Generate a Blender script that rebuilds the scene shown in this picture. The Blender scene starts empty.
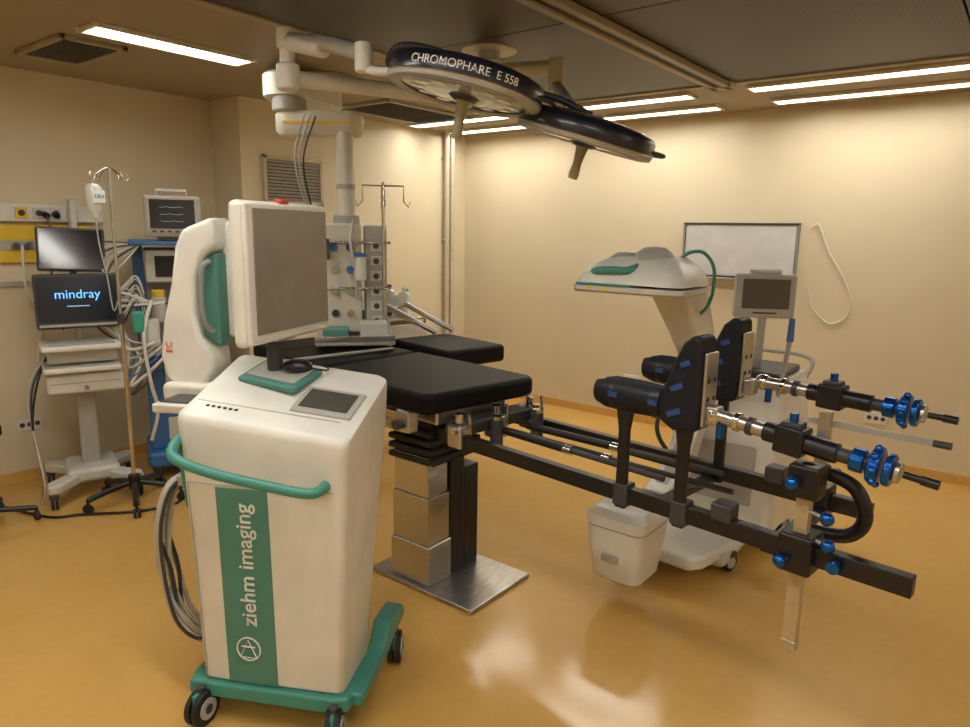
import bpy, bmesh, math, random
from mathutils import Vector, Matrix, Euler
random.seed(4)
rad=math.radians
sc=bpy.context.scene
try:
    sc.view_settings.view_transform='Standard'
    sc.view_settings.look='None'
except Exception: pass
COL=sc.collection

# ------------------------------------------------------------ materials
def mat(name,col,rough=.5,metal=0.,emit=0.,var=.06,scale=8.,bump=0.,coat=0.,spec=.5,stretch=None):
    m=bpy.data.materials.new(name);m.use_nodes=True
    nt=m.node_tree;b=nt.nodes['Principled BSDF']
    b.inputs['Roughness'].default_value=rough;b.inputs['Metallic'].default_value=metal
    b.inputs['Specular IOR Level'].default_value=spec
    if coat: b.inputs['Coat Weight'].default_value=coat;b.inputs['Coat Roughness'].default_value=.08
    tc=nt.nodes.new('ShaderNodeTexCoord');mp=nt.nodes.new('ShaderNodeMapping')
    nz=nt.nodes.new('ShaderNodeTexNoise');nz.inputs['Scale'].default_value=scale;nz.inputs['Detail'].default_value=4
    nt.links.new(tc.outputs['Object'],mp.inputs['Vector']);nt.links.new(mp.outputs['Vector'],nz.inputs['Vector'])
    if stretch: mp.inputs['Scale'].default_value=stretch
    cr=nt.nodes.new('ShaderNodeValToRGB')
    cr.color_ramp.elements[0].position=.3;cr.color_ramp.elements[1].position=.7
    cr.color_ramp.elements[0].color=(*[c*(1-var) for c in col],1)
    cr.color_ramp.elements[1].color=(*[min(1,c*(1+var)) for c in col],1)
    nt.links.new(nz.outputs['Fac'],cr.inputs['Fac']);nt.links.new(cr.outputs['Color'],b.inputs['Base Color'])
    if bump:
        bp=nt.nodes.new('ShaderNodeBump');bp.inputs['Strength'].default_value=bump;bp.inputs['Distance'].default_value=.01
        nt.links.new(nz.outputs['Fac'],bp.inputs['Height']);nt.links.new(bp.outputs['Normal'],b.inputs['Normal'])
    if emit:
        b.inputs['Emission Color'].default_value=(*col,1);b.inputs['Emission Strength'].default_value=emit
    return m
M={}
M['white']=mat('white_plastic',(.72,.71,.65),.35)
M['white2']=mat('off_white_panel',(.60,.59,.53),.4)
M['ivory']=mat('ivory_shell',(.64,.61,.52),.4)
M['grey']=mat('grey_plastic',(.25,.25,.24),.45)
M['lgrey']=mat('light_grey_plastic',(.42,.41,.38),.45)
M['dgrey']=mat('dark_grey_plastic',(.045,.045,.05),.4)
M['black']=mat('black_metal',(.008,.008,.010),.35)
M['rubber']=mat('black_rubber',(.012,.012,.012),.6)
M['pad']=mat('black_vinyl_pad',(.004,.004,.005),.55,bump=.12,scale=40,spec=.18)
M['boot']=mat('boot_padding',(.007,.009,.015),.5,bump=.12,scale=40,spec=.35)
M['teal']=mat('teal_plastic',(.055,.27,.22),.4)
M['tealp']=mat('teal_panel',(.075,.25,.21),.45)
M['steel']=mat('brushed_steel',(.56,.55,.53),.26,.95,scale=30,stretch=(1,1,14),var=.12)
M['steelp']=mat('brushed_steel_plate',(.45,.44,.43),.28,1.,scale=10,stretch=(1,6,1),var=.18)
M['chrome']=mat('chrome',(.65,.64,.62),.16,1.)
M['alu']=mat('anodised_silver',(.55,.54,.52),.28,.9)
M['blue']=mat('blue_anodised',(.012,.12,.48),.2,.75)
M['bluep']=mat('blue_strap',(.022,.065,.24),.5)
M['bluem']=mat('blue_machine_panel',(.05,.17,.44),.45)
M['navy']=mat('navy_gloss_shell',(.010,.014,.030),.3,coat=.4)
M['glass']=mat('lamp_glass',(.26,.30,.36),.15,coat=.5)
M['screen']=mat('screen_off',(.02,.02,.022),.12,coat=.3)
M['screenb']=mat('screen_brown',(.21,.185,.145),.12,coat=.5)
M['screenc']=mat('screen_grey_glass',(.08,.075,.065),.12,coat=.5)
M['scrblue']=mat('screen_dark_blue',(.003,.005,.012),.2,emit=.4)
M['txtblue']=mat('screen_text_blue',(.12,.45,.95),.4,emit=1.4)
M['txtgreen']=mat('screen_trace',(.25,.5,.75),.4,emit=.5)
M['txtw']=mat('white_print',(.78,.80,.76),.5)
M['lens']=mat('lamp_lens',(.40,.44,.48),.2,coat=.4)
M['yellow']=mat('yellow_panel',(.80,.54,.05),.45)
M['red']=mat('red_plastic',(.6,.04,.02),.4)
M['green']=mat('green_plastic',(.05,.38,.29),.4)
M['clear']=mat('clear_fluid_bottle',(.68,.70,.66),.2,coat=.3)
M['hose']=mat('pale_hose',(.5,.5,.46),.4)
M['board']=mat('whiteboard_surface',(.60,.60,.58),.25)
M['lamp']=mat('luminaire_diffuser',(1.,.965,.89),.5,emit=20.5,var=0)
M['wood']=mat('ruler_beige',(.5,.39,.23),.4,.3)
M['cream']=mat('cream_metal',(.58,.52,.38),.45)
M['olive']=mat('lamp_handle_sleeve',(.34,.29,.17),.45)
wall=mat('wall_paint',(.69,.60,.42),.40,var=.04,scale=1.2,bump=.02)
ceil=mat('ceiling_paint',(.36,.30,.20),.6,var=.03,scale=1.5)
M['trim']=mat('trim_paint',(.38,.32,.22),.5)
M['white_trim']=mat('luminaire_frame',(.7,.65,.53),.5)

def floor_mat():
    m=bpy.data.materials.new('epoxy_floor');m.use_nodes=True;nt=m.node_tree;b=nt.nodes['Principled BSDF']
    tc=nt.nodes.new('ShaderNodeTexCoord')
    n1=nt.nodes.new('ShaderNodeTexNoise');n1.inputs['Scale'].default_value=1.3;n1.inputs['Detail'].default_value=6
    n2=nt.nodes.new('ShaderNodeTexNoise');n2.inputs['Scale'].default_value=24;n2.inputs['Detail'].default_value=5
    mx=nt.nodes.new('ShaderNodeMixRGB');mx.inputs[0].default_value=.4
    for n in (n1,n2): nt.links.new(tc.outputs['Object'],n.inputs['Vector'])
    nt.links.new(n1.outputs['Fac'],mx.inputs[1]);nt.links.new(n2.outputs['Fac'],mx.inputs[2])
    cr=nt.nodes.new('ShaderNodeValToRGB');e=cr.color_ramp.elements
    e[0].position=.2;e[0].color=(.60,.345,.085,1);e[1].position=.8;e[1].color=(.70,.43,.125,1)
    nt.links.new(mx.outputs[0],cr.inputs[0]);nt.links.new(cr.outputs[0],b.inputs['Base Color'])
    mr=nt.nodes.new('ShaderNodeMapRange');mr.inputs[3].default_value=.10;mr.inputs[4].default_value=.22
    nt.links.new(n1.outputs['Fac'],mr.inputs[0]);nt.links.new(mr.outputs[0],b.inputs['Roughness'])
    b.inputs['Specular IOR Level'].default_value=.6
    bp=nt.nodes.new('ShaderNodeBump');bp.inputs['Strength'].default_value=.015;bp.inputs['Distance'].default_value=.02
    nt.links.new(n1.outputs['Fac'],bp.inputs['Height']);nt.links.new(bp.outputs[0],b.inputs['Normal'])
    return m
fl=floor_mat()
def mesh_panel_mat():
    m=bpy.data.materials.new('perforated_diffuser');m.use_nodes=True;nt=m.node_tree;b=nt.nodes['Principled BSDF']
    tc=nt.nodes.new('ShaderNodeTexCoord');v=nt.nodes.new('ShaderNodeTexVoronoi');v.inputs['Scale'].default_value=60
    v.inputs['Randomness'].default_value=0
    nt.links.new(tc.outputs['Object'],v.inputs['Vector'])
    cr=nt.nodes.new('ShaderNodeValToRGB');e=cr.color_ramp.elements
    e[0].position=.25;e[0].color=(.02,.016,.012,1);e[1].position=.4;e[1].color=(.080,.062,.045,1)
    nt.links.new(v.outputs['Distance'],cr.inputs[0]);nt.links.new(cr.outputs[0],b.inputs['Base Color'])
    b.inputs['Roughness'].default_value=.45;b.inputs['Metallic'].default_value=.3
    return m
perf=mesh_panel_mat()

# ------------------------------------------------------------ helpers
def root(name,loc=(0,0,0),rz=0):
    e=bpy.data.objects.new(name,None);e.empty_display_size=.1;COL.objects.link(e)
    e.location=loc;e.rotation_euler=(0,0,rad(rz));return e
def sub(parent,name,loc=(0,0,0),rot=(0,0,0)):
    e=bpy.data.objects.new(name,None);e.empty_display_size=.05;COL.objects.link(e);e.parent=parent
    e.location=loc;e.rotation_euler=[rad(a) for a in rot];return e
def fin(par,name,bm,m,loc=(0,0,0),rot=(0,0,0),bev=0,seg=2,smooth=True):
    bmesh.ops.recalc_face_normals(bm,faces=bm.faces)
    me=bpy.data.meshes.new(name);bm.to_mesh(me);bm.free()
    if smooth:
        for p in me.polygons:p.use_smooth=True
        me.set_sharp_from_angle(angle=rad(38))
    me.materials.append(M[m] if isinstance(m,str) else m)
    o=bpy.data.objects.new(name,me);COL.objects.link(o)
    if par is not None:o.parent=par
    o.location=loc;o.rotation_euler=[rad(a) for a in rot] if not isinstance(rot,Euler) else rot
    if bev>0:
        b=o.modifiers.new('bevel','BEVEL');b.width=bev;b.segments=seg;b.limit_method='ANGLE';b.angle_limit=rad(38);b.harden_normals=True
    return o
def box(par,name,m,c,s,rot=(0,0,0),bev=.005,seg=2):
    bm=bmesh.new();bmesh.ops.create_cube(bm,size=1)
    for v in bm.verts:v.co=Vector((v.co.x*s[0],v.co.y*s[1],v.co.z*s[2]))
    return fin(par,name,bm,m,c,rot,min(bev,min(s)*.45),seg)
def bx(par,name,m,a,b,bev=.005,seg=2):
    return box(par,name,m,[(a[i]+b[i])/2 for i in range(3)],[abs(b[i]-a[i]) for i in range(3)],bev=bev,seg=seg)
def cyl(par,name,m,p1,p2,r1,r2=None,n=24,bev=0):
    p1=Vector(p1);p2=Vector(p2);d=p2-p1;L=d.length;r2=r1 if r2 is None else r2
    bm=bmesh.new();bmesh.ops.create_cone(bm,cap_ends=True,segments=n,radius1=r1,radius2=r2,depth=L)
    q=Vector((0,0,1)).rotation_difference(d.normalized())
    return fin(par,name,bm,m,(p1+p2)/2,q.to_euler(),bev)
def sph(par,name,m,c,r,sc_=(1,1,1),rot=(0,0,0)):
    bm=bmesh.new();bmesh.ops.create_uvsphere(bm,u_segments=24,v_segments=14,radius=r)
    for v in bm.verts:v.co=Vector((v.co.x*sc_[0],v.co.y*sc_[1],v.co.z*sc_[2]))
    return fin(par,name,bm,m,c,rot)
def lathe(par,name,m,prof,c=(0,0,0),rot=(0,0,0),n=48):
    bm=bmesh.new();rings=[]
    for r,z in prof:
        if r<1e-5: rings.append([bm.verts.new((0,0,z))])
        else: rings.append([bm.verts.new((r*math.cos(2*math.pi*i/n),r*math.sin(2*math.pi*i/n),z)) for i in range(n)])
    for a,b in zip(rings,rings[1:]):
        for i in range(n):
            j=(i+1)%n
            if len(a)==1 and len(b)==1:continue
            if len(a)==1:bm.faces.new((a[0],b[i],b[j]))
            elif len(b)==1:bm.faces.new((a[i],a[j],b[0]))
            else:bm.faces.new((a[i],a[j],b[j],b[i]))
    return fin(par,name,bm,m,c,rot)
def loft(par,name,m,rings,loc=(0,0,0),rot=(0,0,0),bev=0):
    bm=bmesh.new();R=[[bm.verts.new(p) for p in r] for r in rings];n=len(R[0])
    for a,b in zip(R,R[1:]):
        for i in range(n):
            j=(i+1)%n;bm.faces.new((a[i],a[j],b[j],b[i]))
    bm.faces.new(R[0][::-1]);bm.faces.new(R[-1])
    return fin(par,name,bm,m,loc,rot,bev)
def rr(x0,x1,y0,y1,r,z,n=5):
    out=[]
    for cx,cy,a0 in((x1-r,y0+r,-90),(x1-r,y1-r,0),(x0+r,y1-r,90),(x0+r,y0+r,180)):
        for i in range(n+1):
            a=rad(a0+90*i/n);x=cx+r*math.cos(a);y=cy+r*math.sin(a)
            out.append((x,y,z(x,y) if callable(z) else z))
    return out
def prism(par,name,m,poly,axis,a,b,loc=(0,0,0),rot=(0,0,0),bev=.006,seg=2):
    def P(p,h):
        if axis=='z':return(p[0],p[1],h)
        if axis=='y':return(p[0],h,p[1])
        return(h,p[0],p[1])
    bm=bmesh.new();A=[bm.verts.new(P(p,a)) for p in poly];B=[bm.verts.new(P(p,b)) for p in poly];n=len(poly)
    for i in range(n):
        j=(i+1)%n;bm.faces.new((A[i],A[j],B[j],B[i]))
    bm.faces.new(A[::-1]);bm.faces.new(B)
    return fin(par,name,bm,m,loc,rot,bev,seg)
def tube(par,name,m,pts,r,closed=False,n=10,res=6,straight=False):
    P=[Vector(p) for p in pts];S=[]
    if straight or len(P)<3:S=P
    else:
        k=len(P);rng=range(k if closed else k-1)
        for i in rng:
            g=lambda j:P[j%k] if closed else P[max(0,min(k-1,j))]
            a,b,c,d=g(i-1),g(i),g(i+1),g(i+2)
            for s in range(res):
                t=s/res
                S.append(.5*((2*b)+(c-a)*t+(2*a-5*b+4*c-d)*t*t+(3*b-a-3*c+d)*t**3))
        if not closed:S.append(P[-1])
    bm=bmesh.new();R=[];N=len(S);prev=None
    for i,p in enumerate(S):
        t=((S[(i+1)%N]-S[i-1]) if closed else (S[min(N-1,i+1)]-S[max(0,i-1)])).normalized()
        if prev is None:
            u=t.orthogonal().normalized()
        else:
            u=(prev-t*prev.dot(t))
            u=u.normalized() if u.length>1e-6 else t.orthogonal().normalized()
        prev=u;w=t.cross(u)
        R.append([bm.verts.new(p+r*(math.cos(2*math.pi*q/n)*u+math.sin(2*math.pi*q/n)*w)) for q in range(n)])
    for i in range(N if closed else N-1):
        a=R[i];b=R[(i+1)%N]
        for q in range(n):
            bm.faces.new((a[q],a[(q+1)%n],b[(q+1)%n],b[q]))
    if not closed: bm.faces.new(R[0][::-1]);bm.faces.new(R[-1])
    return fin(par,name,bm,m)
def ring(par,name,m,c,R,r,rot=(0,0,0)):
    pts=[(R*math.cos(2*math.pi*i/24),R*math.sin(2*math.pi*i/24),0) for i in range(24)]
    o=tube(par,name,m,pts,r,closed=True,res=2,n=8);o.location=c;o.rotation_euler=[rad(a) for a in rot];return o
def text(par,name,m,s,size,loc,mtx=None,ext=.0008,bend=None,align='CENTER'):
    cu=bpy.data.curves.new(name,'FONT');cu.body=s;cu.size=size;cu.extrude=ext;cu.align_x=align;cu.align_y='CENTER'
    t=bpy.data.objects.new(name,cu);COL.objects.link(t)
    dg=bpy.context.evaluated_depsgraph_get();dg.update()
    me=bpy.data.meshes.new_from_object(t.evaluated_get(dg));bpy.data.objects.remove(t)
    if bend:
        R=bend
        for v in me.vertices:
            a=v.co.x/R;q=R+v.co.z;v.co=Vector((q*math.sin(a),-q*math.cos(a),v.co.y))
    me.materials.clear();me.materials.append(M[m])
    o=bpy.data.objects.new(name,me);COL.objects.link(o);o.parent=par
    if mtx: 
        mm=Matrix([list(x) for x in zip(*mtx)]).to_4x4();mm.translation=Vector(loc);o.matrix_local=mm
    else:o.location=loc
    return o
def caster(par,name,c,r=.05,w=.03,m='rubber',rz=0,fork='dgrey',fk=True):
    e=sub(par,name,(c[0],c[1],0),(0,0,rz))
    for s in(-1,1):
        cyl(e,'tyre',m,(s*w*.55-.35*w,0,r),(s*w*.55+.35*w,0,r),r,n=28,bev=.004)
        cyl(e,'hub','lgrey',(s*w*.95-.004,0,r),(s*w*.95+.004,0,r),r*.6,n=20)
        if not fk: cyl(e,'hub_cap','dgrey',(s*w*.95,0,r),(s*w*1.15,0,r),r*.28,n=16)
    if fk: box(e,'fork',fork,(0,0,r*1.75),(w*2.4,r*1.7,r*.7),bev=.012)
    else: box(e,'fork',fork,(0,0,r*1.5),(w*.5,r*1.2,r*1.0),bev=.004)
    cyl(e,'stem','dgrey',(0,0,r*1.8),(0,0,c[2]),r*.25,n=12)
    return e

# ------------------------------------------------------------ room shell
def slab(name,m,a,b): return bx(None,name,m,a,b,bev=0)
XW,Y0,Y1,C,XS,XL,YL=5.71,4.77,5.15,2.65,3.08,-2.4,-3.2
slab('floor',fl,(XL-.2,YL-.2,-.12),(XW+.2,Y1+.2,0))
slab('ceiling',ceil,(XL-.2,YL-.2,C),(XW+.2,Y1+.2,C+.12))
slab('wall_east',wall,(XW,YL,0),(XW+.15,Y1+.2,C))
slab('wall_north',wall,(XL,Y1,0),(XS,Y1+.15,C))
slab('wall_north_bay',wall,(XS,Y0,0),(XW,Y1+.15,C))
slab('wall_west',wall,(XL-.15,YL,0),(XL,Y1+.15,C))
slab('wall_south',wall,(XL,YL-.15,0),(XW,YL,C))
slab('baseboard_east',fl,(XW-.015,YL,0),(XW,Y0,.07))
slab('baseboard_north',fl,(XL,Y1-.015,0),(XS,Y1,.07))
slab('baseboard_bay',fl,(XS,Y0-.015,0),(XW-.015,Y0,.07))
df=root('laminar_flow_ceiling_diffuser')
DX0,DX1,DY0,DY1=1.2,4.45,-.9,2.85
ny=3;nx=2
for i in range(nx):
    for j in range(ny):
        w=(DX1-DX0)/nx;h=(DY1-DY0)/ny
        bx(df,'panel',perf,(DX0+i*w+.004,DY0+j*h+.004,C-.03),(DX0+(i+1)*w-.004,DY0+(j+1)*h-.004,C-.001),bev=.002)
for nm,a,b in(('frame_a',(DX0-.05,DY0-.05),(DX1+.05,DY0)),('frame_b',(DX0-.05,DY1),(DX1+.05,DY1+.05)),('frame_c',(DX0-.05,DY0),(DX0,DY1)),('frame_d',(DX1,DY0),(DX1+.05,DY1))):
    bx(df,nm,'trim',(*a,C-.04),(*b,C-.001))
rl=root('ceiling_rail')
for y in(1.62,1.71): bx(rl,'rail','trim',(1.3,y-.02,C-.065),(4.5,y+.02,C-.031),bev=.006)
bx(rl,'web','dgrey',(1.3,1.64,C-.05),(4.5,1.69,C-.031),bev=.002)
bx(rl,'end_bracket','trim',(4.40,1.59,C-.065),(4.5,1.74,C-.001))
def lum(x0,x1,y0,y1,name='fluorescent_or_fill_ceiling_light'):
    r=root(name,((x0+x1)/2,(y0+y1)/2,C));w=x1-x0;h=y1-y0;lx=w>h
    t=.018
    box(r,'frame_1','white_trim',(0,h/2,-.012),(w+2*t,t,.024));box(r,'frame_2','white_trim',(0,-h/2,-.012),(w+2*t,t,.024))
    box(r,'frame_3','white_trim',(w/2,0,-.012),(t,h,.024));box(r,'frame_4','white_trim',(-w/2,0,-.012),(t,h,.024))
    box(r,'diffuser','lamp',(0,0,-.006),(w-.01,h-.01,.010),bev=0)
    if lx: box(r,'divider','white_trim',(0,0,-.014),(w,.008,.01),bev=0)
    else: box(r,'divider','white_trim',(0,0,-.014),(.008,h,.01),bev=0)
for y0,y1 in((.35,1.6),(2.0,3.15),(3.5,4.65)):
    for x in(4.74,5.28): lum(x,x+.15,y0,y1)
lum(1.62,2.48,3.66,3.84)
for x in(-.6,2.6): lum(x,x+1.2,-2.6,-2.3)  # added fill lights, unseen behind the camera, not known fixtures
for y0 in(-.7,.9,2.4): lum(.70,.95,y0,y0+1.2)  # unseen lights added on the camera side to brighten cart front and floor
for y0 in(-.7,1.2): lum(-1.7,-1.45,y0,y0+1.2)  # more added fill panels, out of frame, to even out the room light
def grille(r,w,h,n,mf,ms,ang=35):
    for s in(-1,1):
        box(r,'frame',mf,(0,s*(h/2-.015),-.012),(w,.03,.024));box(r,'frame',mf,(s*(w/2-.015),0,-.012),(.03,h,.024))
    box(r,'back','dgrey',(0,0,-.002),(w-.05,h-.05,.004),bev=0)
    for i in range(n):
        y=-h/2+.03+(h-.06)*(i+.5)/n
        box(r,'louver',ms,(0,y,-.012),(w-.06,(h-.06)/n*.8,.002),rot=(ang,0,0),bev=0)
g=root('ceiling_air_vent',(1.77,4.33,C));grille(g,.34,.62,14,'trim','grey')
g=root('ceiling_return_grille',(4.25,4.2,C));grille(g,.95,.6,14,'lgrey','grey')
g=root('wall_air_grille',(3.545,Y0,2.065));g.rotation_euler=(rad(-90),0,0);grille(g,.57,.37,12,'cream','lgrey')
pp=root('wall_pipes')
for x in(5.36,5.44):
    cyl(pp,'pipe','cream',(x,Y0-.05,.0),(x,Y0-.05,C),.025)
    for z in(.6,1.6,2.4): box(pp,'clip','lgrey',(x,Y0-.03,z),(.06,.06,.02))
# ------------------------------------------------------------ east wall items
wb=root('whiteboard',(XW,1.89,1.575))
box(wb,'panel','board',(-.012,0,0),(.02,.88,.41))
for s in(-1,1):
    box(wb,'frame_h','dgrey',(-.015,0,s*.212),(.03,.92,.016),bev=.003);box(wb,'frame_v','grey',(-.015,s*.452,0),(.03,.016,.41),bev=.003)
box(wb,'tray','lgrey',(-.03,0,-.225),(.06,.6,.01))
def outlet(name,x,y,z,face):
    r=root(name,(x,y,z));r.rotation_euler=(0,0,rad(face))
    box(r,'plate','white',(0,-.006,0),(.15,.012,.085),bev=.004)
    for s in(-1,0,1):
        cyl(r,'socket','dgrey',(s*.045,-.012,0),(s*.045,-.015,0),.016,n=16)
outlet('wall_outlet',XW,2.76,.38,-90);outlet('wall_outlet.001',XW,.77,.38,-90);outlet('wall_outlet.002',1.63,Y1,.38,0)
cb=root('hanging_wall_cable')
tube(cb,'cable','white',[(XW-.012,1.36,1.76),(XW-.015,1.30,1.78),(XW-.012,1.22,1.60),(XW-.012,1.07,1.35),(XW-.012,1.03,1.15),(XW-.012,1.15,1.05),(XW-.012,1.28,1.15),(XW-.012,1.33,1.3)],.006)

# ------------------------------------------------------------ imaging monitor cart
ct=root('imaging_monitor_cart',(1.221,1.847,0),-61.9)
topz=lambda x,y:1.082+.125*max(0,y)/.42-.10*x
R=[rr(-.275,.235,.03,.27,.03,.14),rr(-.275,.24,.012,.28,.03,.16),rr(-.285,.262,.0,.36,.03,.7),rr(-.295,.28,-.01,.41,.035,1.0),
   rr(-.30,.285,-.012,.42,.035,lambda x,y:topz(x,y)-.03),rr(-.298,.283,-.008,.417,.033,lambda x,y:topz(x,y)-.012),rr(-.285,.27,.003,.405,.03,topz)]
loft(ct,'body','white',R)
def yf(z):
    return .012-.012*(z-.16)/.54 if z<.7 else -.010*(z-.7)/.3
prism(ct,'stripe','tealp',[(yf(.155)-.003,.155),(yf(.7)-.004,.7),(yf(.87)-.004,.87),(yf(.87)+.01,.87),(yf(.155)+.012,.155)],'x',-.17,.01,bev=.001)
tube(ct,'panel_seam','lgrey',[(-.255,yf(.18)-.001,.18),(-.262,yf(.6)-.001,.6),(-.268,-.006,.88),(.235,-.006,.88)],.0025,straight=True)
k=.022
tx=((0,-k,1),(-1,0,0),(0,-1,-k))
text(ct,'label_text','txtw','ziehm imaging',.078,(-.075,-.0055,.60),tx,ext=.002)
ring(ct,'logo_ring','txtw',(-.088,.003,.29),.042,.0028,(90,0,0))
tube(ct,'logo_mark','txtw',[(-.088,.001,.325),(-.118,.001,.26),(-.058,.001,.26)],.0025,closed=True,straight=True)
tube(ct,'logo_bar','txtw',[(-.112,.001,.30),(-.064,.001,.30)],.0025)
tube(ct,'handle','teal',[(-.292,.06,1.03),(-.298,-.02,1.005),(-.27,-.06,.975),(-.15,-.075,.945),(.02,-.078,.92),(.16,-.07,.90),(.205,-.05,.90),(.21,.01,.905)],.017,n=14)
tube(ct,'side_trim','teal',[(-.298,.02,1.01),(-.294,.02,.9),(-.288,.03,.78)],.012)
prism(ct,'base_front','teal',[(-.32,-.005),(.22,-.015),(.265,.01),(.265,.10),(-.32,.10)],'z',.092,.150,bev=.014,seg=3)
bx(ct,'base_core','teal',(-.27,.08,.095),(.235,.30,.145),bev=.01)
for s in(-1,1):
    x=.265 if s>0 else -.295
    prism(ct,'base_leg','teal',[(.04,.095),(.04,.145),(.30,.165),(.36,.235),(.50,.225),(.54,.195),(.54,.150),(.40,.138),(.34,.112)],'x',x-.035,x+.035,bev=.012,seg=3)
for x,y in((-.262,-.02),(.225,-.03),(.285,.455),(-.29,.465)):caster(ct,'caster',(x,y,.14),.062,.028,rz=12 if x>0 else -10,fork='teal',fk=False)
def ts(x,y,h=0):return(x,y,topz(x,y)+h)
TR=(16.5,5.5,0)
box(ct,'touch_panel_bezel','lgrey',ts(.15,.18,.002),(.21,.16,.014),rot=TR,bev=.005)
box(ct,'touch_panel','screenc',ts(.15,.18,.010),(.17,.115,.004),rot=TR,bev=.001)
box(ct,'control_pad','tealp',ts(-.07,.28,.014),(.24,.17,.022),rot=(14,5,-12),bev=.008)
box(ct,'control_pad_keys','lgrey',ts(-.07,.28,.027),(.20,.12,.006),rot=(14,5,-12),bev=.003)
sph(ct,'mouse','black',ts(-.01,.29,.052),.052,(1,.65,.45),rot=(10,0,20))
tube(ct,'mouse_cable','black',[ts(.03,.31,.04),ts(.08,.33,.03),ts(.06,.37,.02),ts(-.05,.385,.02),ts(-.12,.37,.03)],.003)
for i in range(6): cyl(ct,'button','dgrey',ts(-.22+.02*i,.06,-.002),ts(-.22+.02*i,.06,.004),.006,n=12)
box(ct,'deck_seam','lgrey',ts(-.02,.085,.001),(.50,.003,.002),rot=TR,bev=0)
bx(ct,'side_tray','white2',(-.46,.10,1.07),(-.28,.32,1.105),bev=.01)
bx(ct,'side_tray_slot','dgrey',(-.44,.12,1.106),(-.31,.30,1.11),bev=.002)
mn=sub(ct,'display',(-.042,.28,1.55),(0,0,81.9))
box(mn,'shell','white',(0,.012,0),(.485,.05,.465),bev=.022,seg=3)
box(mn,'bezel','white',(0,-.018,0),(.47,.02,.45),bev=.01)
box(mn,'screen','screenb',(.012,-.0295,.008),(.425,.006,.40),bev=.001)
box(mn,'bezel_foot','ivory',(0,-.028,-.210),(.45,.008,.014),bev=.002)
box(mn,'red_knob','red',(-.0,.0,.236),(.05,.03,.012),bev=.004)
box(mn,'back_hump','white',(0,.055,-.02),(.3,.06,.28),bev=.025,seg=3)
cyl(ct,'display_post','dgrey',(-.10,.30,1.15),(-.10,.30,1.36),.028)
box(ct,'display_bracket','grey',(-.09,.30,1.335),(.09,.12,.05),rot=(0,0,-8),bev=.012)
sh=[(-.30,1.735),(-.42,1.69),(-.45,1.63),(-.475,1.50),(-.515,1.36),(-.535,1.24),(-.52,1.15),(-.44,1.10),(-.36,1.13),(-.32,1.19),(-.325,1.26),(-.37,1.31),(-.385,1.40),(-.375,1.52),(-.34,1.60),(-.30,1.63)]
prism(ct,'display_spine','white',sh,'y',.27,.40,bev=.022,seg=3)
prism(ct,'spine_teal_insert','tealp',[(-.305,1.61),(-.355,1.59),(-.378,1.52),(-.388,1.40),(-.372,1.31),(-.305,1.27)],'y',.30,.37,bev=.01)
tube(ct,'spine_grip','grey',[(-.325,.29,1.58),(-.342,.27,1.56),(-.348,.265,1.50),(-.350,.265,1.42),(-.342,.27,1.36),(-.325,.29,1.33)],.010,n=12)
bx(ct,'second_display_shell','white',(-.325,.36,1.30),(-.275,.80,1.72),bev=.02,seg=3)
box(ct,'spine_foot','ivory',(-.40,.33,1.11),(.22,.20,.07),bev=.02,seg=3)
text(ct,'red_mark','red','EC',.035,(-.49,.268,1.27),((0,0,1),(-1,0,0),(0,-1,0)))
for i in range(10):
    o=.010*i
    tube(ct,'cable_loop','hose' if i%4 else 'dgrey',[(-.28,.12+o,.86),(-.36-.010*(i%4),.06+o,.84),(-.41-.012*(i%5),.04+o,.70),(-.42-.012*(i%4),.05+o,.50),(-.39-.012*(i%3),.06+o,.32),(-.33,.10+o,.24-.01*(i%3)),(-.29,.14+o,.32)],.0065+.002*(i%2))
bx(ct,'cable_hook','lgrey',(-.36,.06,.83),(-.27,.22,.87),bev=.008)

# ------------------------------------------------------------ operating table
tb=root('operating_table',(2.43,2.10,0),-6.8)
e=sub(tb,'pedestal',(0,0,0),(0,0,6.8))
bx(e,'floor_plate','steelp',(-.23,-.32,0),(.23,.34,.022),bev=.006)
bx(e,'column_lower','steel',(-.20,-.03,.022),(-.03,.22,.22),bev=.008)
bx(e,'column_mid','steel',(-.192,-.022,.22),(-.038,.212,.46),bev=.006)
bx(e,'column_upper','steel',(-.185,-.015,.46),(-.045,.205,.66),bev=.006)
bx(e,'column_cover','black',(-.03,-.025,.022),(.07,.215,.62),bev=.008)
bx(e,'column_cover_b','black',(.078,-.018,.022),(.19,.208,.55),bev=.008)
bx(e,'bellows_core','rubber',(-.17,-.02,.60),(.17,.22,.84),bev=.02)
for i in range(4): bx(e,'bellows_fold','rubber',(-.20,-.035,.625+i*.045),(.185,.235,.655+i*.045),bev=.01)
bx(e,'nameplate','lgrey',(-.182,-.0165,.56),(-.12,-.014,.59),bev=0)
bx(tb,'frame_block','alu',(-.20,-.12,.835),(.25,.30,.90),bev=.012)
bx(tb,'side_module','steel',(-.27,.02,.78),(-.16,.22,.90),bev=.012)
bx(tb,'frame_long','dgrey',(-.22,.25,.85),(.26,1.62,.90),bev=.008)
for x in(-.30,.37):
    bx(tb,'side_rail','chrome',(x-.006,-.02,.86),(x+.006,.66,.892),bev=.003);bx(tb,'side_rail_b','chrome',(x-.006,.80,.86),(x+.006,1.55,.892),bev=.003)
    for y in(.05,.35,.62,.9,1.3): bx(tb,'rail_stud','dgrey',(min(x,x*.7),y-.015,.865),(max(x,x*.7),y+.015,.887),bev=.002)
for x,y in((-.26,-.02),(-.27,.22)):
    box(tb,'rail_clamp','alu',(x-.03,y,.86),(.06,.09,.10),bev=.01);cyl(tb,'clamp_knob','dgrey',(x-.06,y,.85),(x-.10,y,.85),.022)
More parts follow.
